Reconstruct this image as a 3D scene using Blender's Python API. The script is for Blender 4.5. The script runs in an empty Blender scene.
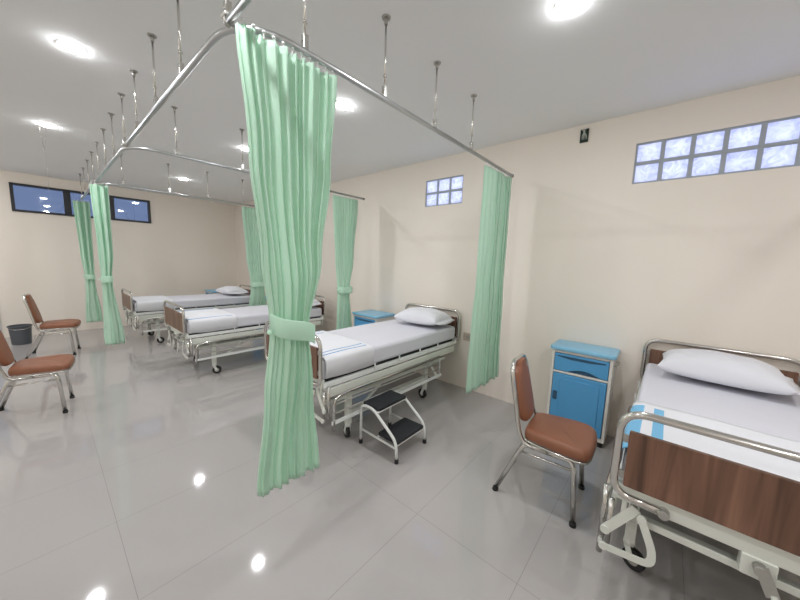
import bpy, bmesh, math, random
from mathutils import Vector, Matrix, noise
random.seed(7)
PI = math.pi
scn = bpy.context.scene
col = scn.collection
V = Vector

# ------------------------------------------------------------------ room sizes
CE = 2.758      # ceiling height
WX = 3.254      # headboard wall
FY = 8.35       # far wall
LX = -2.6       # left wall (out of view)
NY = -2.2       # wall behind the camera
RX, RZ, RY = 0.517, 2.36, 1.254
BR = [1.254, 3.38, 5.5, 7.6]          # where the curtain rails branch off

# ------------------------------------------------------------------ materials
def node_mat(name):
    m = bpy.data.materials.new(name); m.use_nodes = True
    nt = m.node_tree
    return m, nt, nt.nodes['Principled BSDF']
def mat(name, c, rough=.5, metal=0., bump=0., bscale=40., var=0., vscale=3., **kw):
    m, nt, b = node_mat(name)
    b.inputs['Base Color'].default_value = (*c, 1)
    b.inputs['Roughness'].default_value = rough
    b.inputs['Metallic'].default_value = metal
    for k, v in kw.items():
        b.inputs[k.replace('_', ' ')].default_value = v
    tc = nt.nodes.new('ShaderNodeTexCoord')
    n = nt.nodes.new('ShaderNodeTexNoise'); n.inputs['Scale'].default_value = vscale; n.inputs['Detail'].default_value = 4
    nt.links.new(tc.outputs['Object'], n.inputs['Vector'])
    r = nt.nodes.new('ShaderNodeMixRGB'); r.blend_type = 'MIX'
    v = max(var, .02)
    r.inputs[1].default_value = (*[x*(1-v) for x in c], 1); r.inputs[2].default_value = (*[min(1, x*(1+v)) for x in c], 1)
    nt.links.new(n.outputs['Fac'], r.inputs[0]); nt.links.new(r.outputs[0], b.inputs['Base Color'])
    if bump:
        n2 = nt.nodes.new('ShaderNodeTexNoise'); n2.inputs['Scale'].default_value = bscale; n2.inputs['Detail'].default_value = 3
        nt.links.new(tc.outputs['Object'], n2.inputs['Vector'])
        bp = nt.nodes.new('ShaderNodeBump'); bp.inputs['Strength'].default_value = bump; bp.inputs['Distance'].default_value = .01
        nt.links.new(n2.outputs['Fac'], bp.inputs['Height']); nt.links.new(bp.outputs[0], b.inputs['Normal'])
    return m

M = {}
M['wall'] = mat('cream_wall_paint', (.86, .79, .71), .5, bump=.05, bscale=60, var=.02, vscale=.6)
M['wall_far'] = M['wall']
M['ceiling'] = mat('ceiling_paint', (.88, .885, .885), .8, bump=.03, bscale=30, var=.02, vscale=.7)
M['chrome'] = mat('chrome', (.66, .65, .62), .17, 1.)
M['rail'] = mat('aluminium_rail', (.55, .57, .58), .3, 1.)
M['ivory'] = mat('ivory_enamel', (.70, .72, .66), .35)
M['white_metal'] = mat('white_enamel', (.80, .82, .80), .3)
M['grey_plate'] = mat('grey_plate', (.42, .41, .38), .4, .5)
M['rubber'] = mat('black_rubber', (.012, .012, .013), .55)
M['tread'] = mat('black_ribbed_tread', (.012, .014, .018), .6, bump=.5, bscale=120)
M['dark'] = mat('dark_underside', (.02, .02, .022), .7)
M['sheet'] = mat('bed_sheet', (.71, .71, .77), .8, bump=.25, bscale=9, var=.01)
M['cloth'] = mat('white_cloth', (.80, .81, .85), .8, bump=.3, bscale=8, var=.01)
M['pillow'] = mat('pillow_cotton', (.76, .77, .82), .8, bump=.35, bscale=7, var=.01)
M['stripe'] = mat('blue_stripe', (.16, .34, .62), .75)
M['stripe_sky'] = mat('sky_blue_stripe', (.20, .50, .76), .75)
M['vinyl'] = mat('brown_vinyl', (.27, .105, .055), .42, bump=.12, bscale=220, var=.06)
M['blue'] = mat('blue_plastic', (.09, .34, .62), .32)
M['blue_top'] = mat('light_blue_plastic', (.24, .52, .72), .3)
M['cab_white'] = mat('cabinet_white', (.74, .72, .67), .4)
M['recess_shade'] = mat('recess_shade_paint', (.025, .08, .15), .6)  # darkened cabinet blue, shade of hollows put into the colour
M['bin'] = mat('grey_plastic', (.09, .10, .115), .45)
M['beige'] = mat('beige_plastic', (.55, .46, .36), .45)
M['frame_black'] = mat('black_window_frame', (.008, .009, .014), .35)
M['door_paint'] = mat('pale_door_trim', (.62, .63, .62), .4)
M['door_blue'] = mat('blue_grey_door', (.14, .22, .36), .45)
M['mortar'] = mat('grey_mortar', (.40, .44, .48), .7)
M['box_hole'] = mat('dark_green_box', (.03, .05, .035), .7, var=.6, vscale=60)
M['wire'] = mat('pale_wire', (.45, .5, .45), .5)
M['white_plastic'] = mat('white_plastic', (.8, .8, .8), .4)

def curtain_mat():
    m, nt, b = node_mat('mint_curtain_cloth')
    out = nt.nodes['Material Output']
    c = (.77, .94, .83)
    tc = nt.nodes.new('ShaderNodeTexCoord'); n = nt.nodes.new('ShaderNodeTexNoise')
    n.inputs['Scale'].default_value = 4; nt.links.new(tc.outputs['Object'], n.inputs['Vector'])
    r = nt.nodes.new('ShaderNodeMixRGB'); r.inputs[1].default_value = (c[0]*.96, c[1]*.97, c[2]*.96, 1); r.inputs[2].default_value = (c[0]*1.04, c[1]*1.02, c[2]*1.04, 1)
    nt.links.new(n.outputs['Fac'], r.inputs[0]); nt.links.new(r.outputs[0], b.inputs['Base Color'])
    b.inputs['Roughness'].default_value = .55
    b.inputs['Sheen Weight'].default_value = .15
    n2 = nt.nodes.new('ShaderNodeTexNoise'); n2.inputs['Scale'].default_value = 14
    nt.links.new(tc.outputs['Object'], n2.inputs['Vector'])
    bp = nt.nodes.new('ShaderNodeBump'); bp.inputs['Strength'].default_value = .12; bp.inputs['Distance'].default_value = .01
    nt.links.new(n2.outputs['Fac'], bp.inputs['Height']); nt.links.new(bp.outputs[0], b.inputs['Normal'])
    t = nt.nodes.new('ShaderNodeBsdfTranslucent'); t.inputs[0].default_value = (.72, .95, .81, 1)
    mx = nt.nodes.new('ShaderNodeMixShader'); mx.inputs[0].default_value = .5
    nt.links.new(b.outputs[0], mx.inputs[1]); nt.links.new(t.outputs[0], mx.inputs[2]); nt.links.new(mx.outputs[0], out.inputs[0])
    return m
M['curtain'] = curtain_mat()

def wood_mat():
    m, nt, b = node_mat('walnut_laminate')
    tc = nt.nodes.new('ShaderNodeTexCoord'); mp = nt.nodes.new('ShaderNodeMapping')
    mp.inputs['Scale'].default_value = (22, 22, 1.3)
    n = nt.nodes.new('ShaderNodeTexNoise'); n.inputs['Scale'].default_value = 1; n.inputs['Detail'].default_value = 6; n.inputs['Distortion'].default_value = .6
    r = nt.nodes.new('ShaderNodeValToRGB')
    r.color_ramp.elements[0].position = .3; r.color_ramp.elements[0].color = (.085, .040, .025, 1)
    r.color_ramp.elements[1].position = .75; r.color_ramp.elements[1].color = (.29, .15, .095, 1)
    nt.links.new(tc.outputs['Object'], mp.inputs[0]); nt.links.new(mp.outputs[0], n.inputs['Vector'])
    nt.links.new(n.outputs['Fac'], r.inputs[0]); nt.links.new(r.outputs[0], b.inputs['Base Color'])
    b.inputs['Roughness'].default_value = .38
    return m
M['wood'] = wood_mat()

def floor_mat():
    m, nt, b = node_mat('polished_floor_tiles')
    L = nt.links.new
    def math_(op, a=None, bb=None):
        n = nt.nodes.new('ShaderNodeMath'); n.operation = op
        for i, v in enumerate((a, bb)):
            if v is None: continue
            if isinstance(v, (int, float)): n.inputs[i].default_value = v
            else: L(v, n.inputs[i])
        return n.outputs[0]
    tc = nt.nodes.new('ShaderNodeTexCoord'); sp = nt.nodes.new('ShaderNodeSeparateXYZ'); L(tc.outputs['Object'], sp.inputs[0])
    def joint(out, off, size):
        f = math_('FRACT', math_('DIVIDE', math_('ADD', out, off), size))
        d = math_('ABSOLUTE', math_('SUBTRACT', f, .5))
        return math_('GREATER_THAN', d, .5-.0011/size)
    j = math_('MAXIMUM', joint(sp.outputs[0], -.17+6, 1.2), joint(sp.outputs[1], -1.59+6, .6))
    n = nt.nodes.new('ShaderNodeTexNoise'); n.inputs['Scale'].default_value = 1.1; n.inputs['Detail'].default_value = 5; L(tc.outputs['Object'], n.inputs['Vector'])
    r = nt.nodes.new('ShaderNodeValToRGB')
    r.color_ramp.elements[0].color = (.39, .37, .36, 1); r.color_ramp.elements[1].color = (.435, .415, .405, 1)
    L(n.outputs['Fac'], r.inputs[0])
    mx = nt.nodes.new('ShaderNodeMixRGB'); L(j, mx.inputs[0]); L(r.outputs[0], mx.inputs[1]); mx.inputs[2].default_value = (.20, .19, .18, 1)
    L(mx.outputs[0], b.inputs['Base Color'])
    ro = nt.nodes.new('ShaderNodeMixRGB'); L(j, ro.inputs[0]); ro.inputs[1].default_value = (.055,)*3+(1,); ro.inputs[2].default_value = (.5,)*3+(1,)
    L(ro.outputs[0], b.inputs['Roughness'])
    b.inputs['IOR'].default_value = 1.6
    n2 = nt.nodes.new('ShaderNodeTexNoise'); n2.inputs['Scale'].default_value = 3.; L(tc.outputs['Object'], n2.inputs['Vector'])
    bp = nt.nodes.new('ShaderNodeBump'); bp.inputs['Strength'].default_value = .04; bp.inputs['Distance'].default_value = .01
    L(n2.outputs['Fac'], bp.inputs['Height']); L(bp.outputs[0], b.inputs['Normal'])
    return m
M['floor'] = floor_mat()

def emis(name, c, s):
    m = bpy.data.materials.new(name); m.use_nodes = True; nt = m.node_tree; nt.nodes.clear()
    o = nt.nodes.new('ShaderNodeOutputMaterial'); e = nt.nodes.new('ShaderNodeEmission')
    e.inputs[0].default_value = (*c, 1); e.inputs[1].default_value = s; nt.links.new(e.outputs[0], o.inputs[0]); return m
M['lamp'] = emis('lamp_diffuser', (.975, .985, 1.0), 150)

def glassblock_mat():
    m, nt, b = node_mat('wavy_glass_block')
    out = nt.nodes['Material Output']
    tc = nt.nodes.new('ShaderNodeTexCoord'); n = nt.nodes.new('ShaderNodeTexNoise'); n.inputs['Scale'].default_value = 16; n.inputs['Detail'].default_value = 4; n.inputs['Distortion'].default_value = 1.5
    nt.links.new(tc.outputs['Object'], n.inputs['Vector'])
    t = nt.nodes.new('ShaderNodeBsdfTranslucent')
    r = nt.nodes.new('ShaderNodeValToRGB'); r.color_ramp.elements[0].position = .3; r.color_ramp.elements[0].color = (.62, .64, .74, 1); r.color_ramp.elements[1].position = .6; r.color_ramp.elements[1].color = (.95, .95, 1, 1)
    nt.links.new(n.outputs['Fac'], r.inputs[0]); nt.links.new(r.outputs[0], t.inputs[0])
    b.inputs['Base Color'].default_value = (.75, .8, .9, 1); b.inputs['Roughness'].default_value = .15
    bp = nt.nodes.new('ShaderNodeBump'); bp.inputs['Strength'].default_value = .4; bp.inputs['Distance'].default_value = .01
    nt.links.new(n.outputs['Fac'], bp.inputs['Height']); nt.links.new(bp.outputs[0], b.inputs['Normal'])
    mx = nt.nodes.new('ShaderNodeMixShader'); mx.inputs[0].default_value = .8
    nt.links.new(b.outputs[0], mx.inputs[1]); nt.links.new(t.outputs[0], mx.inputs[2]); nt.links.new(mx.outputs[0], out.inputs[0])
    return m
M['glassblock'] = glassblock_mat()
def tinted_pane():
    m = bpy.data.materials.new('tinted_pane'); m.use_nodes = True; nt = m.node_tree; nt.nodes.clear()
    o = nt.nodes.new('ShaderNodeOutputMaterial'); t = nt.nodes.new('ShaderNodeBsdfTransparent'); t.inputs[0].default_value = (.20, .235, .27, 1)
    g = nt.nodes.new('ShaderNodeBsdfGlossy'); g.inputs['Roughness'].default_value = .02; g.inputs[0].default_value = (.9, .9, .95, 1)
    mx = nt.nodes.new('ShaderNodeMixShader'); mx.inputs[0].default_value = .12
    nt.links.new(t.outputs[0], mx.inputs[1]); nt.links.new(g.outputs[0], mx.inputs[2]); nt.links.new(mx.outputs[0], o.inputs[0]); return m
M['pane'] = tinted_pane()

# ------------------------------------------------------------------ helpers
def newbm(): return bmesh.new()
def obj(name, bm, m, parent=None, smooth=False, loc=None, bevel=0, seg=2):
    me = bpy.data.meshes.new(name)
    bmesh.ops.recalc_face_normals(bm, faces=bm.faces)
    bm.to_mesh(me); bm.free()
    o = bpy.data.objects.new(name, me); col.objects.link(o)
    if isinstance(m, str): m = [m]
    for k in m: me.materials.append(M[k])
    if parent: o.parent = parent
    if loc: o.location = loc
    if smooth:
        for p in me.polygons: p.use_smooth = True
    if bevel:
        b = o.modifiers.new('bevel', 'BEVEL'); b.width = bevel; b.segments = seg; b.limit_method = 'ANGLE'; b.angle_limit = math.radians(35)
        for p in me.polygons: p.use_smooth = True
        w = o.modifiers.new('wn', 'WEIGHTED_NORMAL')
    return o
def thing(name, label, cat, loc=(0, 0, 0), rz=0, group=None):
    o = bpy.data.objects.new(name, None); col.objects.link(o)
    o.empty_display_size = .1
    o.location = loc; o.rotation_euler = (0, 0, rz)
    return tag(o, label, cat, group)
def tag(o, label, cat, group=None):
    o['label'] = label; o['category'] = cat
    if group: o['group'] = group
    return o
def struct(o):
    o['kind'] = 'structure'; return o
def box(bm, x0, x1, y0, y1, z0, z1, mi=0):
    vs = [bm.verts.new((x, y, z)) for x in (x0, x1) for y in (y0, y1) for z in (z0, z1)]
    for q in ((0, 1, 3, 2), (4, 6, 7, 5), (0, 4, 5, 1), (2, 3, 7, 6), (0, 2, 6, 4), (1, 5, 7, 3)):
        f = bm.faces.new([vs[i] for i in q]); f.material_index = mi
    return vs
def fillet(pts, r, n=5, closed=False):
    pts = [V(p) for p in pts]; out = []
    N = len(pts)
    rng = range(N) if closed else range(1, N-1)
    if not closed: out.append(pts[0])
    for i in rng:
        a, b, c = pts[(i-1) % N], pts[i], pts[(i+1) % N]
        d1, d2 = (a-b), (c-b)
        rr = min(r if not isinstance(r, (list, tuple)) else r[i], d1.length*.49, d2.length*.49)
        p, q = b+d1.normalized()*rr, b+d2.normalized()*rr
        for k in range(n+1):
            t = k/n
            out.append(p*(1-t)**2 + b*2*t*(1-t) + q*t*t)
    if not closed: out.append(pts[-1])
    return out
def tube(bm, pts, r, seg=10, closed=False):
    pts = [V(p) for p in pts]
    P = [pts[0]]
    for p in pts[1:]:
        if (p-P[-1]).length > 1e-5: P.append(p)
    pts = P; n = len(pts)
    t0 = ((pts[1]-pts[0])).normalized()
    up = V((0, 0, 1)) if abs(t0.z) < .9 else V((1, 0, 0))
    nrm = t0.cross(up).normalized()
    rings = []; prev = t0
    for i in range(n):
        if closed: t = (pts[(i+1) % n]-pts[(i-1) % n]).normalized()
        elif i == 0: t = t0
        elif i == n-1: t = (pts[-1]-pts[-2]).normalized()
        else: t = ((pts[i+1]-pts[i]).normalized()+(pts[i]-pts[i-1]).normalized()).normalized()
        q = prev.rotation_difference(t); nrm = (q @ nrm).normalized(); prev = t
        bn = t.cross(nrm)
        rings.append([bm.verts.new(pts[i]+(nrm*math.cos(2*PI*k/seg)+bn*math.sin(2*PI*k/seg))*r) for k in range(seg)])
    m = n if closed else n-1
    for i in range(m):
        A, B = rings[i], rings[(i+1) % n]
        for k in range(seg):
            f = bm.faces.new((A[k], A[(k+1) % seg], B[(k+1) % seg], B[k])); f.smooth = True
    if not closed:
        bm.faces.new(rings[0][::-1]); bm.faces.new(rings[-1])
def bar(bm, a, b, w, h):
    """flat bar from a to b, w across horizontally, h the other way"""
    a, b = V(a), V(b); t = (b-a).normalized()
    up = V((0, 0, 1)) if abs(t.z) < .95 else V((1, 0, 0))
    s = t.cross(up).normalized(); u = s.cross(t)
    c = [(-1, -1), (1, -1), (1, 1), (-1, 1)]
    A = [bm.verts.new(a+s*i*w/2+u*j*h/2) for i, j in c]; B = [bm.verts.new(b+s*i*w/2+u*j*h/2) for i, j in c]
    for k in range(4): bm.faces.new((A[k], A[(k+1) % 4], B[(k+1) % 4], B[k]))
    bm.faces.new(A[::-1]); bm.faces.new(B)
def cyl(bm, a, b, r0, r1=None, seg=20, mi=0):
    r1 = r0 if r1 is None else r1
    a, b = V(a), V(b); t = (b-a).normalized()
    up = V((0, 0, 1)) if abs(t.z) < .9 else V((1, 0, 0))
    s = t.cross(up).normalized(); u = s.cross(t)
    A = [bm.verts.new(a+(s*math.cos(2*PI*k/seg)+u*math.sin(2*PI*k/seg))*r0) for k in range(seg)]
    B = [bm.verts.new(b+(s*math.cos(2*PI*k/seg)+u*math.sin(2*PI*k/seg))*r1) for k in range(seg)]
    for k in range(seg):
        f = bm.faces.new((A[k], A[(k+1) % seg], B[(k+1) % seg], B[k])); f.smooth = True; f.material_index = mi
    for f in (bm.faces.new(A[::-1]), bm.faces.new(B)): f.material_index = mi
def prism(bm, outline, axis, a, b, mi=0):
    """outline: list of 2D points; extruded along axis from a to b"""
    def P(u, v, w):
        return {0: (w, u, v), 1: (u, w, v), 2: (u, v, w)}[axis]
    A = [bm.verts.new(P(u, v, a)) for u, v in outline]; B = [bm.verts.new(P(u, v, b)) for u, v in outline]
    n = len(outline)
    for k in range(n):
        f = bm.faces.new((A[k], A[(k+1) % n], B[(k+1) % n], B[k])); f.material_index = mi
    for f in (bm.faces.new(A[::-1]), bm.faces.new(B)): f.material_index = mi
def rrect(u0, u1, v0, v1, r, n=5):
    o = []
    for cx, cy, a in ((u1-r, v1-r, 0), (u0+r, v1-r, 90), (u0+r, v0+r, 180), (u1-r, v0+r, 270)):
        for k in range(n+1):
            t = math.radians(a+90*k/n); o.append((cx+r*math.cos(t), cy+r*math.sin(t)))
    return o

# ------------------------------------------------------------------ setting
bm = newbm(); box(bm, LX-.15, WX+.15, NY-.15, FY+.15, -.12, 0); struct(obj('floor', bm, 'floor'))
bm = newbm(); box(bm, LX-.15, WX+.15, NY-.15, FY+.15, CE, CE+.12); struct(obj('ceiling', bm, 'ceiling'))
bm = newbm(); box(bm, LX-.15, LX, NY, FY, 0, CE); struct(obj('wall_left', bm, 'wall'))
bm = newbm(); box(bm, LX-.15, WX+.15, NY-.15, NY, 0, CE); struct(obj('wall_near', bm, 'wall'))
# headboard wall, two openings for glass block windows
WZ0, WZ1 = 2.195, 2.515
big = (-1.42, .315); small = (1.905, 2.44)
bm = newbm()
X0, X1 = WX, WX+.15
box(bm, X0, X1, NY, FY, 0, WZ0); box(bm, X0, X1, NY, FY, WZ1, CE)
for a, b in ((NY, big[0]), (big[1], small[0]), (small[1], FY)): box(bm, X0, X1, a, b, WZ0, WZ1)
struct(obj('wall_right', bm, 'wall'))
# far wall with window opening and door opening
FW = (-.262, 1.575); FZ0, FZ1 = 2.12, 2.585
DX = (-1.45, -.52); DZ = 2.08
bm = newbm(); Y0, Y1 = FY, FY+.15
box(bm, DX[1], WX+.15, Y0, Y1, 0, FZ0); box(bm, LX-.15, DX[0], Y0, Y1, 0, CE)
box(bm, DX[0], DX[1], Y0, Y1, DZ, CE)
box(bm, DX[1], FW[0], Y0, Y1, FZ0, CE); box(bm, FW[1], WX+.15, Y0, Y1, FZ0, CE); box(bm, FW[0], FW[1], Y0, Y1, FZ1, CE)
struct(obj('wall_far', bm, 'wall'))

def glass_window(name, y0, y1, nc):
    w = struct(bpy.data.objects.new(name, None)); col.objects.link(w); w.location = (WX, (y0+y1)/2, (WZ0+WZ1)/2)
    cy, cz = w.location.y, w.location.z
    cw, ch = (y1-y0)/nc, (WZ1-WZ0)/2
    bm = newbm(); g = .0055
    for i in range(nc+1):
        y = y0+i*cw-cy; a, b = max(y-g, y0-cy), min(y+g, y1-cy); box(bm, .012, .11, a, b, WZ0-cz, WZ1-cz)
    for j in range(3):
        z = WZ0+j*ch-cz; a, b = max(z-g, WZ0-cz), min(z+g, WZ1-cz)
        box(bm, .010, .112, y0-cy, y1-cy, a, b)
    obj('mortar_grid', bm, 'mortar', w)
    for i in range(nc):
        for j in range(2):
            ya, yb = y0+i*cw-cy+g, y0+(i+1)*cw-cy-g; za, zb = WZ0+j*ch-cz+g, WZ0+(j+1)*ch-cz-g
            bm = newbm()
            box(bm, .016, .10, ya, yb, za, zb)
            # raised frosted face with a clear rim
            o = obj('glass_block', bm, 'glassblock', w, bevel=.012, seg=3)
    # grey-blue rims of the blocks
    bm = newbm()
    for i in range(nc):
        for j in range(2):
            ya, yb = y0+i*cw-cy+g, y0+(i+1)*cw-cy-g; za, zb = WZ0+j*ch-cz+g, WZ0+(j+1)*ch-cz-g
            t = .009
            for (a, b, c, d) in ((ya, ya+t, za, zb), (yb-t, yb, za, zb), (ya+t, yb-t, za, za+t), (ya+t, yb-t, zb-t, zb)):
                box(bm, .013, .03, a, b, c, d)
    obj('block_rim', bm, 'mortar', w)
glass_window('window_1', *big, 10)
glass_window('window_2', *small, 3)

w = struct(bpy.data.objects.new('window_3', None)); col.objects.link(w); w.location = ((FW[0]+FW[1])/2, FY, (FZ0+FZ1)/2)
cx, cz = w.location.x, w.location.z
bm = newbm()
t = .035
xs = [FW[0], .385, .97, FW[1]]
box(bm, FW[0]-cx, FW[1]-cx, -.02, .07, FZ0-cz, FZ0-cz+t); box(bm, FW[0]-cx, FW[1]-cx, -.02, .07, FZ1-cz-t, FZ1-cz)
for i, x in enumerate(xs):
    a, b = (x, x+t+.005) if i == 0 else ((x-t-.005, x) if i == 3 else (x-.045, x+.045))
    box(bm, a-cx, b-cx, -.02, .07, FZ0-cz+t, FZ1-cz-t)
obj('window_frame', bm, 'frame_black', w, bevel=.003)
for i in range(3):
    bm = newbm(); box(bm, xs[i]-cx+.03, xs[i+1]-cx-.03, .02, .026, FZ0-cz+.03, FZ1-cz-.03)
    obj('window_pane', bm, 'pane', w)

d = struct(bpy.data.objects.new('door_1', None)); col.objects.link(d); d.location = ((DX[0]+DX[1])/2, FY, 0)
cx = d.location.x
bm = newbm()
box(bm, DX[0]-cx, DX[0]-cx+.05, -.02, .12, 0, DZ); box(bm, DX[1]-cx-.05, DX[1]-cx, -.02, .12, 0, DZ); box(bm, DX[0]-cx+.05, DX[1]-cx-.05, -.02, .12, DZ-.05, DZ)
obj('door_frame', bm, 'door_paint', d, bevel=.004)
bm = newbm(); box(bm, DX[0]-cx+.05, DX[1]-cx-.05, .03, .07, 0.005, DZ-.05)
obj('door_leaf', bm, 'door_blue', d, bevel=.003)
bm = newbm(); tube(bm, fillet([(-.36, .03, 1.0), (-.36, -.02, 1.0), (-.25, -.02, 1.0)], .01), .009)
obj('door_handle', bm, 'chrome', d, True)

# coving shadow gap along the far ceiling
bm = newbm(); box(bm, LX, WX, FY-.045, FY, CE-.035, CE); box(bm, WX-.0, WX+.001, 0, .01, CE-.01, CE)
bm.free()

# ------------------------------------------------------------------ ceiling lights
lights = [(1.76, .50, 'round ceiling downlight cut by the top edge of the photo, right of the big curtain'),
          (1.72, 2.17, 'round ceiling downlight just right of the big foreground curtain'),
          (1.69, 3.92, 'round ceiling downlight just left of the big foreground curtain'),
          (1.67, 6.34, 'round ceiling downlight above the farthest bed, smallest one in view'),
          (.22, 2.96, 'large round ceiling downlight at the upper left of the photo'),
          (.14, 4.93, 'round ceiling downlight with a thin cord hanging beside it'),
          (1.72, -1.2, None), (.22, 1.1, None), (.22, -.9, None), (-1.4, 1.1, None), (-1.4, -.9, None), (-1.4, 3., None), (-1.4, 4.95, None), (-.95, 6.6, None), (-1.9, 6.6, None), (-1.4, 7.7, None)]  # lamps with None are unseen; the far ones are added to brighten that end
for x, y, lab in lights:
    t = thing('ceiling_light', lab or 'unseen round white ceiling downlight behind the camera or left of the picture', 'ceiling light', (x, y, CE), group='round ceiling downlights')
    bm = newbm()
    n = 40; R = [(.0605, -.003), (.063, -.004), (.066, -.002), (.068, 0), ]
    rings = [[bm.verts.new((r*math.cos(2*PI*k/n), r*math.sin(2*PI*k/n), z)) for k in range(n)] for r, z in [(.060, 0)]+R]
    for a, b in zip(rings, rings[1:]):
        for k in range(n): bm.faces.new((a[k], a[(k+1) % n], b[(k+1) % n], b[k])).smooth = True
    obj('light_trim', bm, 'white_plastic', t)
    bm = newbm(); prev = None
    for k in range(6):
        a = k/5*PI/2; rr, zz = .060*math.cos(a), -.004-.010*math.sin(a)
        ring = [bm.verts.new((max(rr, .0005)*math.cos(2*PI*j/32), max(rr, .0005)*math.sin(2*PI*j/32), zz)) for j in range(32)]
        if prev:
            for j in range(32): bm.faces.new((prev[j], prev[(j+1) % 32], ring[(j+1) % 32], ring[j])).smooth = True
        prev = ring
    obj('light_diffuser', bm, 'lamp', t)

# ------------------------------------------------------------------ curtain rails
def rail(label, path_pts, rad, rods, joints, loc):
    t = thing('curtain_rail', label, 'curtain rail', loc, group='ceiling hung curtain rails')
    L0 = V(loc)
    bm = newbm(); pts = fillet(path_pts, rad, 10)
    tube(bm, [p-L0 for p in pts], .0135, 12)
    obj('rail_track', bm, 'rail', t, True)
    for e in (pts[0], pts[-1]):
        bm = newbm(); d = (pts[1]-pts[0]).normalized() if e is pts[0] else (pts[-1]-pts[-2]).normalized()
        cyl(bm, e-L0-d*.008, e-L0+d*.008, .017, seg=16); obj('end_cap', bm, 'grey_plate', t)
    for x, y in rods:
        bm = newbm(); a = V((x, y, RZ+.06))-L0; b = V((x, y, CE-.004))-L0
        cyl(bm, a, b, .005, seg=10)
        cyl(bm, V((x, y, RZ+.11))-L0, V((x, y, RZ+.118))-L0, .010, seg=10)
        r = obj('hanger_rod', bm, 'chrome', t, True)
        bm = newbm(); cyl(bm, V((x, y, CE-.006))-L0, V((x, y, CE))-L0, .022, .024, 18); cyl(bm, V((x, y, CE-.035))-L0, V((x, y, CE-.006))-L0, .009, .012, 12)
        obj('ceiling_flange', bm, 'grey_plate', r)
        bm = newbm(); box(bm, x-.011-L0.x, x+.011-L0.x, y-.011-L0.y, y+.011-L0.y, RZ+.010-L0.z, RZ+.065-L0.z)
        cyl(bm, V((x-.016, y, RZ+.04))-L0, V((x+.016, y, RZ+.04))-L0, .004, seg=8)
        obj('rail_clamp', bm, 'chrome', r, bevel=.002)
    for x, y in joints:
        bm = newbm(); box(bm, x-.018-L0.x, x+.018-L0.x, y-.02-L0.y, y+.02-L0.y, RZ+.006-L0.z, RZ+.022-L0.z)
        obj('joint_bracket', bm, 'grey_plate', t, bevel=.004)
    return t
rail('curtain rail at the top right carrying the big tied curtain',
     [(3.06, BR[0], RZ), (RX, BR[0], RZ), (RX, BR[1]-.02, RZ)], .24,
     [(.79, BR[0]), (1.27, BR[0]), (1.74, BR[0]), (2.23, BR[0]), (RX, 1.91), (RX, 2.42), (RX, 2.97)], [], (RX, BR[0], RZ))
rail('curtain rail leaving the top edge of the photo above the camera', [(3.06, -.95, RZ), (RX, -.95, RZ), (RX, 1.33, RZ)], .24,
     [(1.3, -.95), (2.2, -.95), (RX, -.3), (RX, .4), (RX, 1.33)], [(RX, 1.33)], (RX, 0, RZ))
rail('curtain rail branching to the wall above the second bed from the far wall',
     [(3.06, BR[1], RZ), (RX, BR[1], RZ), (RX, BR[2]-.02, RZ)], .24,
     [(.85, BR[1]), (1.41, BR[1]), (1.9, BR[1]), (2.4, BR[1]), (RX, 3.47), (RX, 4.02), (RX, 4.58), (RX, 5.18)], [(RX, BR[1]+.1)], (RX, BR[1], RZ))
rail('farthest curtain rail, close to the far wall and its dark window',
     [(3.06, BR[2], RZ), (RX, BR[2], RZ), (RX, BR[3], RZ)], .24,
     [(.77, BR[2]), (1.27, BR[2]), (1.76, BR[2]), (2.28, BR[2]), (RX, 5.73), (RX, 6.29), (RX, 6.91), (RX, 7.5)], [(RX, BR[2]+.1)], (RX, BR[2], RZ))

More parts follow.
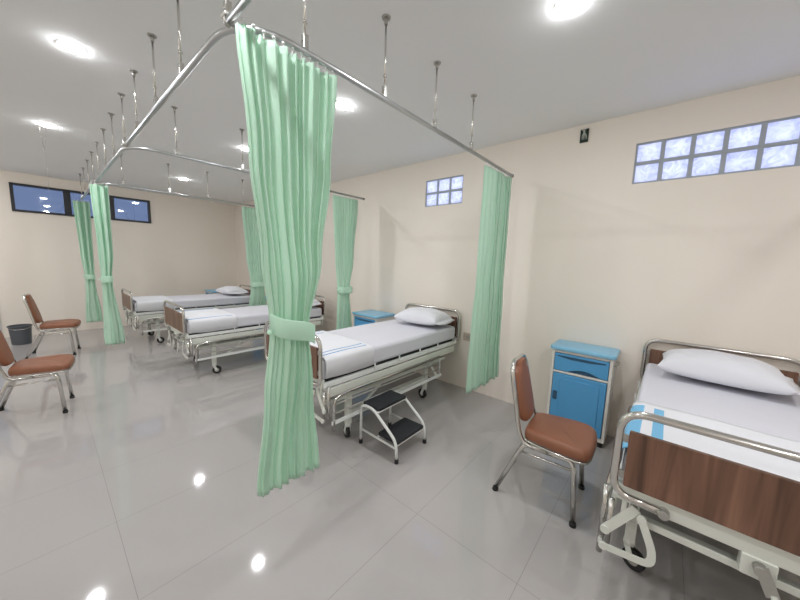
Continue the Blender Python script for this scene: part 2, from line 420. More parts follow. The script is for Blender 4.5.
# ------------------------------------------------------------------ curtains
def curtain(label, origin, axis, prof, nf, tie=None, seed=1, slope=0, group='mint green bed curtains', hooks=True, skew=0, front=-1):
    """prof: list of (z, centre offset, width, fold depth) from top to bottom; axis 'x' or 'y' is the way the rail runs"""
    rnd = random.Random(seed)
    t = thing('curtain', label, 'curtain', origin, group=group)
    ph = [rnd.uniform(-.35, .35) for _ in range(nf+2)]
    am = [rnd.uniform(.55, 1.3) for _ in range(nf+2)]
    flat = [1. if rnd.random() < .5 else 0. for _ in range(nf)]
    wd = [rnd.uniform(.6, 1.4) for _ in range(nf)]; S = sum(wd); cum = [0]
    for a in wd: cum.append(cum[-1]+a/S)
    sub = 12; NU = nf*sub; NV = 64
    ztop, zbot = prof[0][0], prof[-1][0]
    def interp(z):
        for a, b in zip(prof, prof[1:]):
            if z <= a[0] and z >= b[0]-1e-9:
                s = (a[0]-z)/(a[0]-b[0]); s = s*s*(3-2*s) if tie else s
                return [a[i]*(1-s)+b[i]*s for i in (1, 2, 3)]
        return prof[-1][1:]
    bm = newbm(); grid = []
    for j in range(NV+1):
        v = j/NV; z = ztop+(zbot-ztop)*v
        c, w, A = interp(z)
        row = []
        low = max(0, (v-.55)/.45)
        for i in range(NU+1):
            k = min(i//sub, nf-1); f = (i-k*sub)/sub
            u = cum[k]+(cum[k+1]-cum[k])*f
            s = math.sin(2*PI*(f)+ph[k]*math.sin(PI*f))
            shp = math.copysign(abs(s)**.75, s)*am[k]
            # fold drifting and merging lower down
            drift = .35*low*noise.noise(V((u*5+seed*7, v*2.2, 1)))
            fl = flat[k]*min(1, max(0, (v-.5)/.25)) if tie else flat[k]*.35
            a = A*(shp*(1-.75*fl)+drift*1.6) + .010*noise.noise(V((u*9, v*5+seed, 3)))
            lat = (w/nf)*.28*math.sin(4*PI*f)*am[k]*min(1, A/.02)
            al = c+w*(u-.5)+lat+.012*low*noise.noise(V((u*3, v*6, seed)))
            if tie:   # bunch is round in plan
                zt = tie; g = math.exp(-((z-zt)/.32)**2)
                a += front*g*w*.38*math.cos(PI*(u-.5))
            zz = z+slope*(u-.5)*v+.008*v*math.sin(u*23+seed)
            row.append(bm.verts.new((al, a, zz) if axis == 'x' else (a, al, zz)))
        grid.append(row)
    for j in range(NV):
        for i in range(NU):
            bm.faces.new((grid[j][i], grid[j][i+1], grid[j+1][i+1], grid[j+1][i])).smooth = True
    o = obj('curtain_cloth', bm, 'curtain', t, True)
    so = o.modifiers.new('thick', 'SOLIDIFY'); so.thickness = .0025
    # top heading tape folds + hooks
    if hooks:
        nh = max(5, nf)
        for h in range(nh):
            u = (h+.5)/nh; c, w, A = prof[0][1:]
            al = c+w*(u-.5)
            bm = newbm()
            p = fillet([(0, 0, ztop-.01), (0, 0, ztop+.012), (0, .006, ztop+.02), (0, 0, -.014)], .004, 2)
            q = [V((al+a.x, a.y, a.z)) if axis == 'x' else V((a.y, al+a.x, a.z)) for a in p]
            tube(bm, q, .0028, 6)
            cyl(bm, q[-1]+V((0, 0, -.006)), q[-1]+V((0, 0, .001)), .007, seg=8)
            obj('glider_hook', bm, 'white_plastic', t, True)
    if tie:
        c, w, A = interp(tie)
        bm = newbm(); n = 40; h = .042; rings = []
        for s, zz, rr in ((0, -h, .002), (1, -h*.9, .006), (2, 0, .003), (3, h*.9, .006), (4, h, .002)):
            ring = []
            for k in range(n):
                a = 2*PI*k/n
                e1 = w*.5+.004+rr*.4; e2 = w*.34+A*1.2+.010+rr*.4
                cc, ss = math.cos(a), math.sin(a)
                px = c+e1*math.copysign(abs(cc)**.8, cc); py = front*w*.16+e2*math.copysign(abs(ss)**.8, ss)
                z_ = tie+zz-skew*cc*.03+.004*math.sin(3*a)
                ring.append(bm.verts.new((px, py, z_) if axis == 'x' else (py, px, z_)))
            rings.append(ring)
        for a, b in zip(rings, rings[1:]):
            for k in range(n): bm.faces.new((a[k], a[(k+1) % n], b[(k+1) % n], b[k])).smooth = True
        o = obj('tieback', bm, 'curtain', t, True)
        so = o.modifiers.new('thick', 'SOLIDIFY'); so.thickness = .004
        bm = newbm()
        e = (c-w*.5-.02, front*w*.16, tie) ; e = e if axis == 'x' else (e[1], e[0], e[2])
        bmesh.ops.create_uvsphere(bm, u_segments=10, v_segments=8, radius=.011, matrix=Matrix.Translation(e))
        obj('tie_button', bm, 'curtain', t, True)
    return t
T = -.035      # curtain heading, below the rail
def Z(z): return z-RZ
curtain('big mint green curtain in the foreground, tied at its waist', (.74, BR[0], RZ), 'x',
        [(T, -.008, .43, .018), (Z(1.9), -.004, .365, .019), (Z(1.5), -.012, .275, .018), (Z(1.19), -.035, .17, .014), (Z(.9), -.035, .225, .016), (Z(.45), -.035, .305, .017)],
        11, tie=Z(1.19), seed=3, slope=-.005, skew=1)
curtain('untied mint green curtain hanging straight at the rail end, left of the brown chair', (2.72, BR[0], RZ), 'x',
        [(T, .02, .50, .026), (Z(1.3), .0, .53, .03), (Z(.35), -.02, .60, .04)], 8, seed=11)
curtain('mint green tied curtain at the wall, left of the centre bed\'s head', (2.74, BR[1], RZ), 'x',
        [(T, .0, .42, .018), (Z(1.5), -.01, .30, .018), (Z(1.09), -.03, .19, .015), (Z(.4), -.0, .27, .022)], 10, tie=Z(1.09), seed=5)
curtain('mint green tied curtain beyond the centre, half hidden behind the big curtain', (2.56, BR[2], RZ), 'x',
        [(T, .0, .58, .02), (Z(1.5), -.06, .36, .02), (Z(1.02), -.08, .22, .016), (Z(.4), -.08, .34, .024)], 10, tie=Z(1.02), seed=6)
curtain('slim mint green tied curtain at the left, nearer of the two', (RX+.02, BR[2]-.02, RZ), 'x',
        [(T, .0, .17, .06), (Z(1.5), .01, .14, .055), (Z(1.15), .0, .10, .04), (Z(.28), .03, .20, .055)], 3, tie=Z(1.15), seed=8)
curtain('slim mint green tied curtain below the dark window, farther of the two', (RX-.01, BR[3]-.05, RZ), 'x',
        [(T, .0, .20, .06), (Z(1.5), .01, .16, .05), (Z(1.06), .02, .12, .04), (Z(.27), .03, .21, .06)], 3, tie=Z(1.06), seed=9)

# ------------------------------------------------------------------ hospital beds
def bed(label, XF, YC, L=1.95, w=.86, hs=1., swiv=(0, 0, 0, 0), stripe='stripe', crank_y=(0, -.2), yi=.085, xa=.32):
    t = thing('hospital_bed', label, 'bed', (XF, YC, 0), group='hospital beds in the ward')
    t.scale = (1, 1, hs)
    hw = w/2
    def loop(x, name, board):
        r = .0150; o = hw-r
        bm = newbm()
        p = fillet([(x, -.24*w/.86, .575), (x, -o, .575), (x, -o, .95-r), (x, o, .95-r), (x, o, .575), (x, .24*w/.86, .575)], [0, .07, .095, .095, .07, 0], 8)
        tube(bm, p, r, 14)
        lp = obj(name, bm, 'chrome', t, True)
        for s in (-1, 1):
            bm = newbm(); cyl(bm, (x-.022, s*.25*w/.86, .572), (x+.022, s*.25*w/.86, .572), .018, seg=16)
            obj('loop_bolt', bm, 'grey_plate', lp, bevel=.003)
            for zz in (.82, .665):
                bm = newbm(); box(bm, x-.004, x+.004, s*(o-.036), s*o, zz-.016, zz+.016) if s > 0 else box(bm, x-.004, x+.004, -o, -(o-.036), zz-.016, zz+.016)
                cyl(bm, (x-.008, s*(o-.022), zz), (x+.008, s*(o-.022), zz), .006, seg=8)
                obj('screw_plate', bm, 'grey_plate', lp)
        bm = newbm(); prism(bm, rrect(-(o-.032), o-.032, .622, .856, .006), 0, x-.010, x+.010)
        obj(board, bm, 'wood', t, bevel=.002)
    loop(.0, 'foot_loop', 'footboard'); loop(L, 'head_loop', 'headboard')
    # end beams under the panels
    for x, nm in ((.03, 'foot_beam'), (L-.03, 'head_beam')):
        bm = newbm(); box(bm, x-.018, x+.018, -hw+.03, hw-.03, .545, .61)
        box(bm, x+.00, x+.02, -hw+.05, -hw+.07, .45, .55); box(bm, x, x+.02, hw-.07, hw-.05, .45, .55)
        obj(nm, bm, 'ivory', t, bevel=.004)
    bm = newbm(); box(bm, .05, .085, -hw+.05, hw-.05, .445, .475); obj('lower_foot_beam', bm, 'ivory', t, bevel=.004)
    # side rails of the frame
    for s in (-1, 1):
        bm = newbm(); y = s*(hw-.032)
        box(bm, .03, L-.03, y-.016, y+.016, .545, .583); obj('side_beam', bm, 'white_metal', t, bevel=.004)
        bm = newbm(); y2 = s*(hw-.022)
        box(bm, .06, L-.08, y2-.01, y2+.01, .462, .532); obj('side_panel', bm, 'ivory', t, bevel=.006)
        for i in range(4):
            bm = newbm(); x = .55+i*.32; y3 = s*(hw-.010)
            box(bm, x-.006, x+.006, y3-.004, y3+.004, .57, .625); obj('mattress_stop', bm, 'white_metal', t)
    bm = newbm(); box(bm, .06, L-.06, -hw+.06, hw-.06, .572, .598); obj('mattress_base', bm, 'dark', t)
    # mattress in a sheet
    bm = newbm(); prism(bm, rrect(-hw+.035, hw-.035, .600, .755, .035, 6), 0, .035, L-.035)
    bmesh.ops.subdivide_edges(bm, edges=[e for e in bm.edges if abs(e.verts[0].co.x-e.verts[1].co.x) > 1], cuts=30)
    for v in bm.verts:
        if v.co.z > .62: v.co.z += .006*noise.noise(V((v.co.x*3, v.co.y*4, XF)))
        v.co.y += .004*noise.noise(V((v.co.x*5, v.co.z*9, XF+2)))
    obj('mattress', bm, 'sheet', t, bevel=.03, seg=4)
    # under frame
    bm = newbm()
    xb, yw = L-.55, hw-yi
    for s in (-1, 1): box(bm, .10, L-.18, s*yw-.014, s*yw+.014, .375, .41); box(bm, xa-.02, xb+.04, s*yw-.013, s*yw+.013, .225, .255)
    for x in (xa, xb, (xa+xb)/2): box(bm, x-.015, x+.015, -yw, yw, .38, .41)
    for s in (-1, 1): bar(bm, (xa+.15, s*yw, .25), (xa+.42, s*yw, .40), .02, .02); bar(bm, (xb-.32, s*yw, .38), (xb-.12, s*yw, .50), .02, .02)
    bar(bm, (.5, 0, .40), (1.1, 0, .55), .03, .02)
    obj('under_frame', bm, 'ivory', t, bevel=.003)
    for x in (xa, xb):
        for s in (-1, 1):
            bm = newbm(); box(bm, x-.022, x+.022, s*yw-.022, s*yw+.022, .135, .50)
            lg = obj('leg', bm, 'ivory', t, bevel=.004)
            bm = newbm(); cyl(bm, (x, s*yw, .115), (x, s*yw, .15), .026, .022, 16)
            a = swiv[(0 if x == xa else 2)+(0 if s < 0 else 1)]; ca, sa = math.cos(a), math.sin(a)
            cx, cy = x+.028*ca, s*yw+.028*sa
            for q in (-1, 1):
                ox, oy = -sa*.021*q, ca*.021*q
                bar(bm, (x+ox, s*yw+oy, .118), (cx+ox, cy+oy, .05), .004, .028)
            obj('caster_fork', bm, 'white_metal' if s < 0 else 'ivory', lg)
            bm = newbm(); cyl(bm, (cx+sa*.014, cy-ca*.014, .052), (cx-sa*.014, cy+ca*.014, .052), .051, seg=26)
            cyl(bm, (cx+sa*.016, cy-ca*.016, .052), (cx-sa*.016, cy+ca*.016, .052), .026, seg=20, mi=1)
            obj('caster_wheel', bm, ['rubber', 'grey_plate'], lg)
    # folded-down side guards
    for s in (-1, 1):
        g = bpy.data.objects.new('side_guard', None); col.objects.link(g); g.parent = t
        y = s*(hw+.012); g.location = (.1, y, .3)
        def P(x, z, dy=0): return (x-.1, dy, z-.3)
        bm = newbm(); xe = L-.42
        tube(bm, fillet([P(.10, .20), P(.10, .455), P(.24, .475), P(xe, .475)], [0, .09, .05, 0], 8), .0125, 12)
        obj('top_tube', bm, 'chrome', g, True)
        bm = newbm(); tube(bm, [P(xe, .475), P(xe, .24)], .006, 8)
        obj('end_tube', bm, 'white_metal', g, True)
        for zz in (.335, .405):
            bm = newbm(); tube(bm, [P(.10, zz), P(xe, zz)], .0065, 8); obj('guard_bar', bm, 'grey_plate', g, True)
        bm = newbm(); bar(bm, P(.085, .262), P(xe+.03, .262), .016, .026); obj('bottom_bar', bm, 'white_metal', g)
        # two curved hinge plates at the foot, one brace at the head
        for (x1, x2) in ((.02, .0),):
            bm = newbm()
            pts = [(s*.31-s*(hw+.012), .50), (s*.265-s*(hw+.012), .385), (s*.265-s*(hw+.012), .325), (-s*.018, .305)]
            q = fillet([V((-.09, p[0], p[1]-.3)) for p in pts], .035, 4)
            prev = None
            for i_, p in enumerate(q):
                d = (q[min(i_+1, len(q)-1)]-q[max(i_-1, 0)]).normalized(); n = V((0, -d.z, d.y))*.014; th = V((.003, 0, 0))
                ring = [bm.verts.new(p+o) for o in (n+th, -n+th, -n-th, n-th)]
                if prev:
                    for k in range(4): bm.faces.new((prev[k], prev[(k+1) % 4], ring[(k+1) % 4], ring[k]))
                else: bm.faces.new(ring)
                prev = ring
            bm.faces.new(prev[::-1])
            for p in (pts[0], pts[-1]): cyl(bm, (-.096, p[0], p[1]-.3), (-.082, p[0], p[1]-.3), .016, seg=14)
            obj('hinge_plate', bm, 'ivory', g)
            bm = newbm()
            bar(bm, (-.075, s*(hw-.10)-s*(hw+.012), .225), (-.075, -s*.018, .075), .006, .036)
            cyl(bm, (-.084, -s*.018, .075), (-.07, -s*.018, .075), .018, seg=14)
            obj('hinge_arm', bm, 'ivory', g)
        bm = newbm(); tube(bm, [(-.067, -s*.028, .22), (-.067, -s*.028, .01)], .011, 10); tube(bm, [(-.045, -s*.004, .26), (-.045, -s*.004, .02)], .0125, 10)
        obj('guard_post', bm, 'chrome', g, True)
        bm = newbm(); bar(bm, P(L-.62, .50, -s*.04), P(L-.45, .24, 0), .006, .025); obj('hinge_arm', bm, 'ivory', g)
    # cranks at the foot
    for cy in crank_y:
        bm = newbm(); box(bm, .002, .05, cy-.042, cy+.042, .475, .55)
        br = obj('crank_bracket', bm, 'ivory', t, bevel=.004)
        bm = newbm(); cyl(bm, (-.03, cy, .525), (0.002, cy, .525), .017, seg=14)
        bar(bm, (-.022, cy, .54), (-.022, cy-.035, .455), .008, .034)
        obj('crank_arm', bm, 'grey_plate', br)
        bm = newbm(); tube(bm, fillet([(-.024, cy-.035, .465), (-.026, cy-.047, .43), (-.026, cy-.03, .34)], .02, 4), .009, 10)
        obj('crank_handle', bm, 'ivory', br, True)
    return t
B4 = bed('hospital bed at the right edge with a large brown wood footboard, nearest the camera', 1.5, -.33, L=1.72, swiv=(.6, -2.0, 0, 0), crank_y=(0.0, -.22), yi=.09, xa=.36)
B3 = bed('hospital bed in the centre with the black step stool beside it', 1.27, 2.25, swiv=(1.2, .5, 1.4, .3))
B2 = bed('hospital bed left of the big foreground curtain, second from the far wall', 1.03, 4.60, hs=.945, swiv=(-.5, -2.2, .4, .2))
B1 = bed('farthest hospital bed, by the cream far wall', .88, 6.72, hs=.94, w=.84, swiv=(-.3, .5, 1, 1))

def draw_sheet(label, XF, YC, w, hs, x0, x1, stripes, smat, drop=.158, rot=0):
    """white cotton cloth laid over the foot of the mattress, hanging down both sides"""
    t = thing('draw_sheet', label, 'bed sheet', (XF, YC, .763*hs), group='white draw sheets with blue stripes')
    hw = w/2-.035+.005
    path = [(-hw-.004, -drop), (-hw-.003, -.04)]
    for k in range(7):
        a = PI-k/6*PI/2; path.append((-hw+.035+.037*math.cos(a), -.035+.035*math.sin(a)))
    ys = [-hw+.05]
    for a, b in stripes: ys += [a, b]
    ys += [-hw+.05+(2*hw-.1)*k/24 for k in range(25)]
    ys = sorted(set([y for y in ys if -hw+.045 < y < hw-.045]))
    path += [(y, 0.0) for y in ys]
    path += [(-a, b) for a, b in path[:9][::-1]]
    NX = 26; bm = newbm(); G = []
    for i in range(NX+1):
        x = x0+(x1-x0)*i/NX; row = []
        for (y, z) in path:
            side = abs(y) > hw-.03
            dz = .006+.006*(1+noise.noise(V((x*4+XF, y*5, 2))))
            dy = math.copysign(.003+.005*(1+noise.noise(V((x*9+XF, z*6, 5)))), y) if side else 0
            sl = .012*(y/hw)
            row.append(bm.verts.new((x+sl*(1 if i == NX else 0)+.006*noise.noise(V((y*4, i, XF))), y+dy, (z+dz) if not side else z+dz*.5+(.01*noise.noise(V((x*5, XF, y))) if z < -.1 else 0))))
        G.append(row)
    for i in range(NX):
        for j in range(len(path)-1):
            f = bm.faces.new((G[i][j], G[i+1][j], G[i+1][j+1], G[i][j+1])); f.smooth = True
            y = (path[j][0]+path[j+1][0])/2; x = (G[i][j].co.x+G[i+1][j].co.x)/2
            if path[j][1] > -.036 and any(a <= y <= b for a, b in stripes) and x < x1-.04: f.material_index = 1
    o = obj('cloth_panel', bm, ['cloth', smat], t, True)
    so = o.modifiers.new('thick', 'SOLIDIFY'); so.thickness = .004
    return t
hb = .395
draw_sheet('white draw sheet with two sky blue stripes over the foot of the nearest bed', 1.5, -.33, .86, 1, .035, .62,
           [(.275, .315), (.355, .41), (-.41, -.355), (-.315, -.275)], 'stripe_sky')
draw_sheet('white draw sheet with thin blue stripes over the foot of the centre bed', 1.27, 2.25, .86, 1, .05, .56,
           [(-.345, -.328), (-.285, -.268), (.28, .297), (.34, .357)], 'stripe')
draw_sheet('white blue-striped draw sheet on the bed left of the big curtain', 1.03, 4.60, .86, .945, .05, .60,
           [(-.365, -.33), (.33, .36)], 'stripe')
draw_sheet('white draw sheet on the farthest bed', .88, 6.72, .84, .94, .06, .55, [(-.30, -.285), (.30, .315)], 'stripe')

def pillow(label, loc, rz, l=.62, w=.42, h=.15, tilt=0, seed=0):
    """l across the bed, w along it"""
    t = thing('pillow', label, 'pillow', loc, rz, group='white pillows on the ward beds')
    bm = newbm(); N = 28; top = []; bot = []
    for i in range(N+1):
        r1 = []; r2 = []
        for j in range(N+1):
            u, v = -1+2*i/N, -1+2*j/N
            ed = (1-abs(u)**2.6)*(1-abs(v)**2.6)
            hh = h*.5*max(0, ed)**.48
            k = 1-.07*(1-abs(v)**1.5)*abs(u)**4; kv = 1-.08*(1-abs(u)**1.5)*abs(v)**4
            x = v*w/2*kv; y = u*l/2*k
            wr = .010*noise.noise(V((u*2.2+seed, v*2.2, 1)))+.006*noise.noise(V((u*6, v*5+seed, 4)))
            z = hh*1.25+wr*min(1, ed*4)
            zb = -hh*.55
            crn = (abs(u)*abs(v))**5*.02
            r1.append(bm.verts.new((x, y, z+.055*h/.15+crn+tilt*v*.04)));
            r2.append(r1[-1] if i in (0, N) or j in (0, N) else bm.verts.new((x, y, max(zb+.055*h/.15, .002)+tilt*v*.04)))
        top.append(r1); bot.append(r2)
    for i in range(N):
        for j in range(N):
            bm.faces.new((top[i][j], top[i+1][j], top[i+1][j+1], top[i][j+1])).smooth = True
            bm.faces.new((bot[i][j], bot[i][j+1], bot[i+1][j+1], bot[i+1][j])).smooth = True
    o = obj('pillow_case', bm, 'pillow', t, True)
    ss = o.modifiers.new('s', 'SUBSURF'); ss.levels = 1; ss.render_levels = 1
    # open flap end of the case
    bm = newbm(); n = 14; A = []; Bv = []
    for k in range(n+1):
        v = -1+2*k/n
        x = v*w/2*.93
        y0 = -l/2*.94; y1 = -l/2-.035-.012*noise.noise(V((v*2, seed, 0)))
        A.append(bm.verts.new((x, y0, .055*h/.15+.012+tilt*v*.04))); Bv.append(bm.verts.new((x*1.02, y1, .055*h/.15-.022+.02*abs(v)+tilt*v*.04)))
    for k in range(n): bm.faces.new((A[k], A[k+1], Bv[k+1], Bv[k])).smooth = True
    o = obj('case_flap', bm, 'pillow', t, True)
    so = o.modifiers.new('thick', 'SOLIDIFY'); so.thickness = .006
    return t
pillow('white pillow on the nearest bed at the right edge of the photo', (2.92, -.315, .762), math.radians(-3), .62, .44, .20, seed=1)
pillow('white pillow on the head of the centre bed', (2.93, 2.16, .762), math.radians(6), .58, .42, .20, seed=4)
pillow('white pillow on the farthest bed', (2.50, 6.70, .762*.94), math.radians(4), .58, .40, .17, seed=7)
pillow('white pillow seen in the gap right of the big curtain, on the bed behind', (2.72, 4.50, .762*.945), math.radians(0), .60, .40, .17, seed=9)

# ------------------------------------------------------------------ bedside cabinets
def cabinet(label, loc, rz=0, w=.46, d=.36, hs=1.):
    """front faces local -x; w along y"""
    t = thing('bedside_cabinet', label, 'cabinet', loc, rz, group='blue and white bedside cabinets')
    t.scale = (1, 1, hs)
    hw = w/2; F = 0
    bm = newbm()
    box(bm, .012, d, -hw, -hw+.022, .05, .80); box(bm, .012, d, hw-.022, hw, .05, .80)
    box(bm, d-.012, d, -hw+.022, hw-.022, .05, .80)
    box(bm, .0, d-.012, -hw+.022, hw-.022, .05, .085); box(bm, .0, d-.012, -hw+.022, hw-.022, .775, .80); box(bm, .0, d-.012, -hw+.022, hw-.022, .588, .607)
    box(bm, .0, .012, -hw, -hw+.022, .05, .80); box(bm, .0, .012, hw-.022, hw, .05, .80)
    obj('cabinet_body', bm, 'cab_white', t, bevel=.003)
    bm = newbm(); prism(bm, rrect(-.02, d+.005, -hw-.018, hw+.018, .03), 2, .80, .834)
    tp = obj('cabinet_top', bm, 'blue_top', t, bevel=.008, seg=3)
    bm = newbm(); prism(bm, rrect(.006, d-.02, -hw+.01, hw-.01, .03), 2, .8335, .8365)
    obj('top_inlay', bm, 'blue_top', tp, bevel=.002)
    # drawer front, upper grip with painted shade and arched lower edge
    y0, y1, z0, z1 = -hw+.026, hw-.026, .612, .770
    n = 24; arch = [(y0, z1), (y0, z0)]
    arch += [(y0+(y1-y0)*(.12+.62*k/n), z0+.034*math.sin(PI*k/n)) for k in range(n+1)]
    arch += [(y1, z0), (y1, z1)]
    bm = newbm(); prism(bm, arch, 0, -.004, .02)
    dr = obj('drawer', bm, 'blue', t, bevel=.003)
    bm = newbm(); prism(bm, [(y0+.02, .742), (y0+.13, .728), (y1-.13, .728), (y1-.02, .742), (y1-.02, .752), (y0+.02, .752)], 0, -.006, -.003)
    obj('drawer_grip', bm, 'recess_shade', dr)
    bm = newbm(); box(bm, .006, .015, y0, y1, z0, z0+.05); obj('drawer_shade_strip', bm, 'recess_shade', dr)  # dark strip painted as the shade under the drawer arch
    bm = newbm(); box(bm, -.008, .012, y0, y1, .09, .583)
    dm = obj('cabinet_door', bm, 'blue', t, bevel=.006, seg=3)
    bm = newbm(); prism(bm, rrect(y0+.045, y1-.06, .14, .545, .03), 0, -.013, -.007)
    obj('door_panel', bm, 'blue', dm, bevel=.004, seg=3)
    bm = newbm(); prism(bm, rrect(y1-.047, y1-.012, .33, .415, .012), 0, -.0105, -.0075); obj('door_grip', bm, 'recess_shade', dm, bevel=.001)  # flat piece, the hollow's shade is in its colour
    bm = newbm(); tube(bm, fillet([(.10, -hw, .72), (.10, -hw-.03, .72), (.26, -hw-.03, .72), (.26, -hw, .72)], .01), .005, 8)
    obj('towel_hook', bm, 'chrome', t, True)
    for x in (.03, d-.03):
        for y in (-hw+.03, hw-.03):
            bm = newbm(); cyl(bm, (x, y, 0), (x, y, .05), .016, .022, 14); obj('foot', bm, 'rubber', t)
    return t
cabinet('blue and white bedside cabinet standing at the wall beside the near bed', (2.945, .49, 0), math.radians(1), w=.455, d=.295, hs=.965)
cabinet('bedside cabinet behind the centre bed, its light blue top showing left of the pillow', (2.82, 3.06, 0), 0, hs=.93)
cabinet('bedside cabinet behind the bed left of the big curtain, mostly hidden', (2.68, 5.98, 0), 0, hs=.85)
cabinet('farthest bedside cabinet, between the farthest bed and the far wall', (2.35, 7.55, 0), 0, hs=.88)

# ------------------------------------------------------------------ chairs
def chair(label, loc, rz):
    t = thing('banquet_chair', label, 'chair', loc, rz, group='brown vinyl chairs with chrome legs')
    # seat cushion: plan tapering to the back, rounded corners
    def plan(k):
        return [(x*k+.0, y*k) for x, y in [(-.195, -.145), (-.17, -.165), (0, -.195), (.14, -.205), (.185, -.19), (.205, -.14), (.212, 0)]]
    half = plan(1)
    outl = half[:-1]+[half[-1]]+[(x, -y) for x, y in half[:-1][::-1]]
    bm = newbm(); layers = [(.402, .95), (.41, .995), (.43, 1.01), (.452, 1.0), (.468, .955), (.477, .86), (.482, .6), (.483, .25)]
    rings = []
    for z, k in layers: rings.append([bm.verts.new((x*k*.96+.075, y*k, z+(.008 if x > .15 else 0)*-1*(z > .44))) for x, y in outl])
    n = len(outl)
    for a, b in zip(rings, rings[1:]):
        for i in range(n): bm.faces.new((a[i], a[(i+1) % n], b[(i+1) % n], b[i])).smooth = True
    bm.faces.new(rings[0][::-1]); bm.faces.new(rings[-1]).smooth = True
    o = obj('seat_cushion', bm, 'vinyl', t, True); s_ = o.modifiers.new('s', 'SUBSURF'); s_.levels = 2; s_.render_levels = 2
    bm = newbm()
    fr = [(x*.90+.075, y*.93) for x, y in outl]
    tube(bm, fillet([(x, y, .393) for x, y in fr], .02, 3, True), .0095, 8, True)
    obj('seat_frame', bm, 'chrome', t, True)
    # legs: each side is a bent tube, split into a front and a rear leg
    for s in (-1, 1):
        y = s*.17
        for nm, pts in (('front', [(.04, y, .375), (.17, y, .375), (.19, s*.178, .34), (.215, s*.195, .012)]), ('rear', [(.04, y, .375), (-.085, y, .375), (-.11, s*.172, .345), (-.245, s*.195, .012)])):
            bm = newbm(); tube(bm, fillet(pts, [0, .035, .05, 0], 6), .0145, 12)
            lg = obj('leg', bm, 'chrome', t, True)
            bm = newbm(); e = V(pts[-1]); d = (e-V(pts[-2])).normalized()
            cyl(bm, e-d*.012, (e.x+d.x*.004, e.y, 0), .018, .019, 14); obj('foot_cap', bm, 'rubber', lg)
        bm = newbm(); tube(bm, [(-.117, s*.174, .325), (.19, s*.178, .325)], .0075, 8); obj('stretcher', bm, 'chrome', t, True)
    # back frame loop
    bm = newbm(); tw = .125
    pts = [(-.03, -.172, .372), (-.10, -.178, .385), (-.13, -.178, .46), (-.205, -tw-.03, .82), (-.215, -tw+.02, .875), (-.215, tw-.02, .875), (-.205, tw+.03, .82), (-.13, .178, .46), (-.10, .178, .385), (-.03, .172, .372)]
    tube(bm, fillet(pts, [0, .05, .06, .05, .03, .03, .05, .06, .05, 0], 6), .0135, 12)
    obj('back_frame', bm, 'chrome', t, True)
    # back cushion: rounded bottom, notched shoulders
    prof = [(.475, .06), (.488, .105), (.52, .145), (.57, .160), (.68, .160), (.78, .148), (.830, .128), (.850, .100), (.862, .082), (.897, .080), (.905, .055)]
    bm = newbm(); F = []; Bk = []
    m_ = 10
    for z, hwid in prof:
        xc = -.13-(z-.46)*.20; z -= .03*(z-.47)/.43
        fr_, bk_ = [], []
        for k in range(m_+1):
            u = -1+2*k/m_; e = max(0, 1-abs(u)**3)**.5
            th = .030*e*(1 if .48 < z < .9 else .4)
            fr_.append(bm.verts.new((xc+.008+th, u*hwid, z)))
            bk_.append(fr_[-1] if k in (0, m_) else bm.verts.new((xc-.006-.010*e, u*hwid, z)))
        F.append(fr_); Bk.append(bk_)
    for a, b in zip(F, F[1:]):
        for k in range(m_): bm.faces.new((a[k], a[k+1], b[k+1], b[k])).smooth = True
    for a, b in zip(Bk, Bk[1:]):
        for k in range(m_): bm.faces.new((a[k], b[k], b[k+1], a[k+1])).smooth = True
    for a, b in ((F[0], Bk[0]), (F[-1], Bk[-1])):
        lp = a+b[1:-1][::-1]; bm.faces.new(lp)
    o = obj('back_cushion', bm, 'vinyl', t, True); s_ = o.modifiers.new('s', 'SUBSURF'); s_.levels = 1; s_.render_levels = 2
    return t
chair('brown vinyl chair in front of the blue cabinet beside the nearest bed', (2.10, .50, 0), math.radians(-86))
chair('brown vinyl chair cut by the left edge of the photo', (-.137, 4.336, 0), math.radians(-9))
chair('brown vinyl chair near the grey bin and far wall, the smallest in the photo', (.04, 6.62, 0), math.radians(-10))

# ------------------------------------------------------------------ step stool
t = thing('step_stool', 'white two-step stool with black treads standing beside the centre bed', 'step stool', (1.81, 1.595, 0), math.radians(1))
hx = .18
for s in (-1, 1):
    x = s*hx
    bm = newbm(); tube(bm, fillet([(x, .19, .012), (x, .19, .315), (x, .15, .338), (x, .05, .338), (x*1.0, -.19, .165), (x, -.20, .012)], [0, .03, .04, .05, .06, 0], 6), .0115, 12)
    tube(bm, [(x, .19, .125), (x, -.198, .11)], .009, 10)
    fr = obj('side_frame', bm, 'white_metal', t, True)
    for y in (.19, -.20):
        bm = newbm(); cyl(bm, (x, y, 0), (x, y, .035), .016, .015, 14); obj('foot_cap', bm, 'rubber', fr)
for nm, y0, y1, z in (('top_tread', -.0, .185, .342), ('lower_tread', -.195, .01, .145)):
    bm = newbm(); prism(bm, rrect(-hx+.012, hx-.012, y0, y1, .012), 2, z-.012, z+.012)
    tr = obj(nm, bm, 'tread', t, bevel=.004)
    bm = newbm(); box(bm, -hx+.005, hx-.005, y0+.004, y0+.014, z-.024, z-.010); box(bm, -hx+.005, hx-.005, y1-.014, y1-.004, z-.024, z-.010)
    obj('tread_support', bm, 'white_metal', tr)

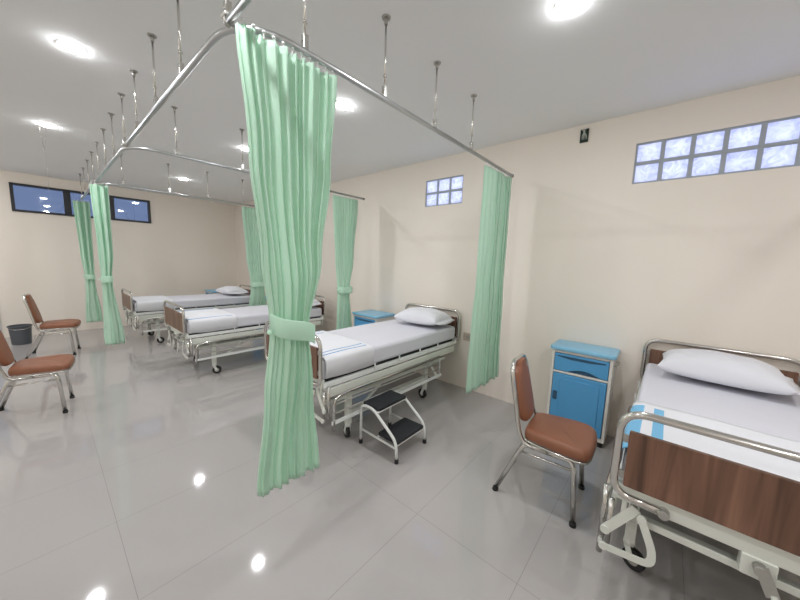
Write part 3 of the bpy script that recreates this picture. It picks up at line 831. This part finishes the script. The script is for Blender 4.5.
# ------------------------------------------------------------------ waste bin
t = thing('waste_bin', 'dark grey plastic bin by the far wall, behind the chairs', 'bin', (-.30, 7.68, 0))
bm = newbm(); n = 32; R = [(.0, .0), (.10, .0), (.103, .01), (.122, .28), (.131, .285), (.131, .30), (.118, .30), (.115, .29), (.096, .012), (0, .012)]
rings = [[bm.verts.new((max(r, .0005)*math.cos(2*PI*k/n), max(r, .0005)*math.sin(2*PI*k/n), z)) for k in range(n)] for r, z in R]
for a, b in zip(rings, rings[1:]):
    for k in range(n): bm.faces.new((a[k], a[(k+1) % n], b[(k+1) % n], b[k])).smooth = True
obj('bin_tub', bm, 'bin', t, bevel=.002)
bm = newbm(); tube(bm, fillet([(-.132, 0, .287), (-.08, -.138, .25), (.08, -.138, .25), (.132, 0, .287)], .1, 6), .004, 6); obj('bin_handle', bm, 'chrome', t, True)

# ------------------------------------------------------------------ small things on walls and ceiling
t = thing('junction_box', 'small open electrical box with loose wires high on the right wall near the ceiling', 'electrical box', (WX, .70, 2.66))
bm = newbm(); t_ = .004; a, b = .032, .055
box(bm, -.002, .0, -a, a, -b, b)
for q in ((-a, -a+t_, -b, b), (a-t_, a, -b, b), (-a+t_, a-t_, -b, -b+t_), (-a+t_, a-t_, b-t_, b)): box(bm, -.014, -.002, *q)
obj('box_tray', bm, 'box_hole', t)
for k in range(4):
    bm = newbm(); tube(bm, fillet([(-.004, -.02+.012*k, -.03), (-.02, -.015+.01*k, .01), (-.012, .015-.008*k, .03), (-.018, -.01+.012*k, .05+.006*(k % 2))], .02, 4), .0035, 6)
    obj('loose_wire', bm, 'wire', t, True)
def outlet(label, y, z):
    t = thing('wall_outlet', label, 'wall outlet', (WX, y, z))
    bm = newbm(); prism(bm, rrect(-.06, .06, -.045, .045, .01), 0, -.012, 0); obj('outlet_plate', bm, 'beige', t, bevel=.003)
    bm = newbm(); cyl(bm, (-.014, -.0, 0), (-.012, 0, 0), .022, seg=20); obj('outlet_socket', bm, 'grey_plate', t)
outlet('beige wall outlet behind the head of the centre bed, left of the straight curtain', 1.72, .64)
outlet('beige wall outlet behind the nearest bed\'s headboard at the right edge', -.80, .80)

t = thing('hanging_cord', 'thin cord hanging from the ceiling beside the left downlight', 'cord', (.10, 4.84, CE))
bm = newbm()
tube(bm, [(-.025, 0, 0), (-.004, 0, -.25)], .0022, 6); tube(bm, [(.03, 0, 0), (.004, 0, -.25)], .0022, 6)
obj('fork_wire', bm, 'chrome', t, True)
bm = newbm(); cyl(bm, (0, 0, -.265), (0, 0, -.245), .007, seg=10); tube(bm, [(0, 0, -.26), (.002, 0, -.45), (0, 0, -.66)], .0016, 6)
obj('drop_cord', bm, 'chrome', t, True)

# ------------------------------------------------------------------ world: dusk sky outside the windows
w = bpy.data.worlds.new('World'); scn.world = w; w.use_nodes = True
bg = w.node_tree.nodes['Background']; bg.inputs[0].default_value = (.62, .68, 1., 1); bg.inputs[1].default_value = 3.0

# ------------------------------------------------------------------ camera
f_px, yaw, pitch, roll = 309.2, math.radians(49.215), math.radians(-7.122), math.radians(1.875)
cy_, sy_, cp, sp, cr, sr = math.cos(yaw), math.sin(yaw), math.cos(pitch), math.sin(pitch), math.cos(roll), math.sin(roll)
fw = V((sy_*cp, cy_*cp, sp)); r = V((cy_, -sy_, 0)); u = r.cross(fw)
r2 = r*cr+u*sr; u2 = -r*sr+u*cr
cam = bpy.data.cameras.new('camera'); co = bpy.data.objects.new('camera', cam); col.objects.link(co)
cam.sensor_width = 36; cam.lens = f_px/800*36; cam.clip_start = .02
co.matrix_world = Matrix(((r2.x, u2.x, -fw.x, 0), (r2.y, u2.y, -fw.y, 0), (r2.z, u2.z, -fw.z, 1.5), (0, 0, 0, 1)))
scn.camera = co
vs = scn.view_settings
scn.display_settings.display_device = 'sRGB'
vs.view_transform = 'Standard'; vs.look = 'None'; vs.gamma = 1; vs.use_curve_mapping = False
vs.exposure = 0.97
scn.cycles.max_bounces = 10; scn.cycles.diffuse_bounces = 5; scn.cycles.transparent_max_bounces = 8
scn.cycles.sample_clamp_indirect = 6
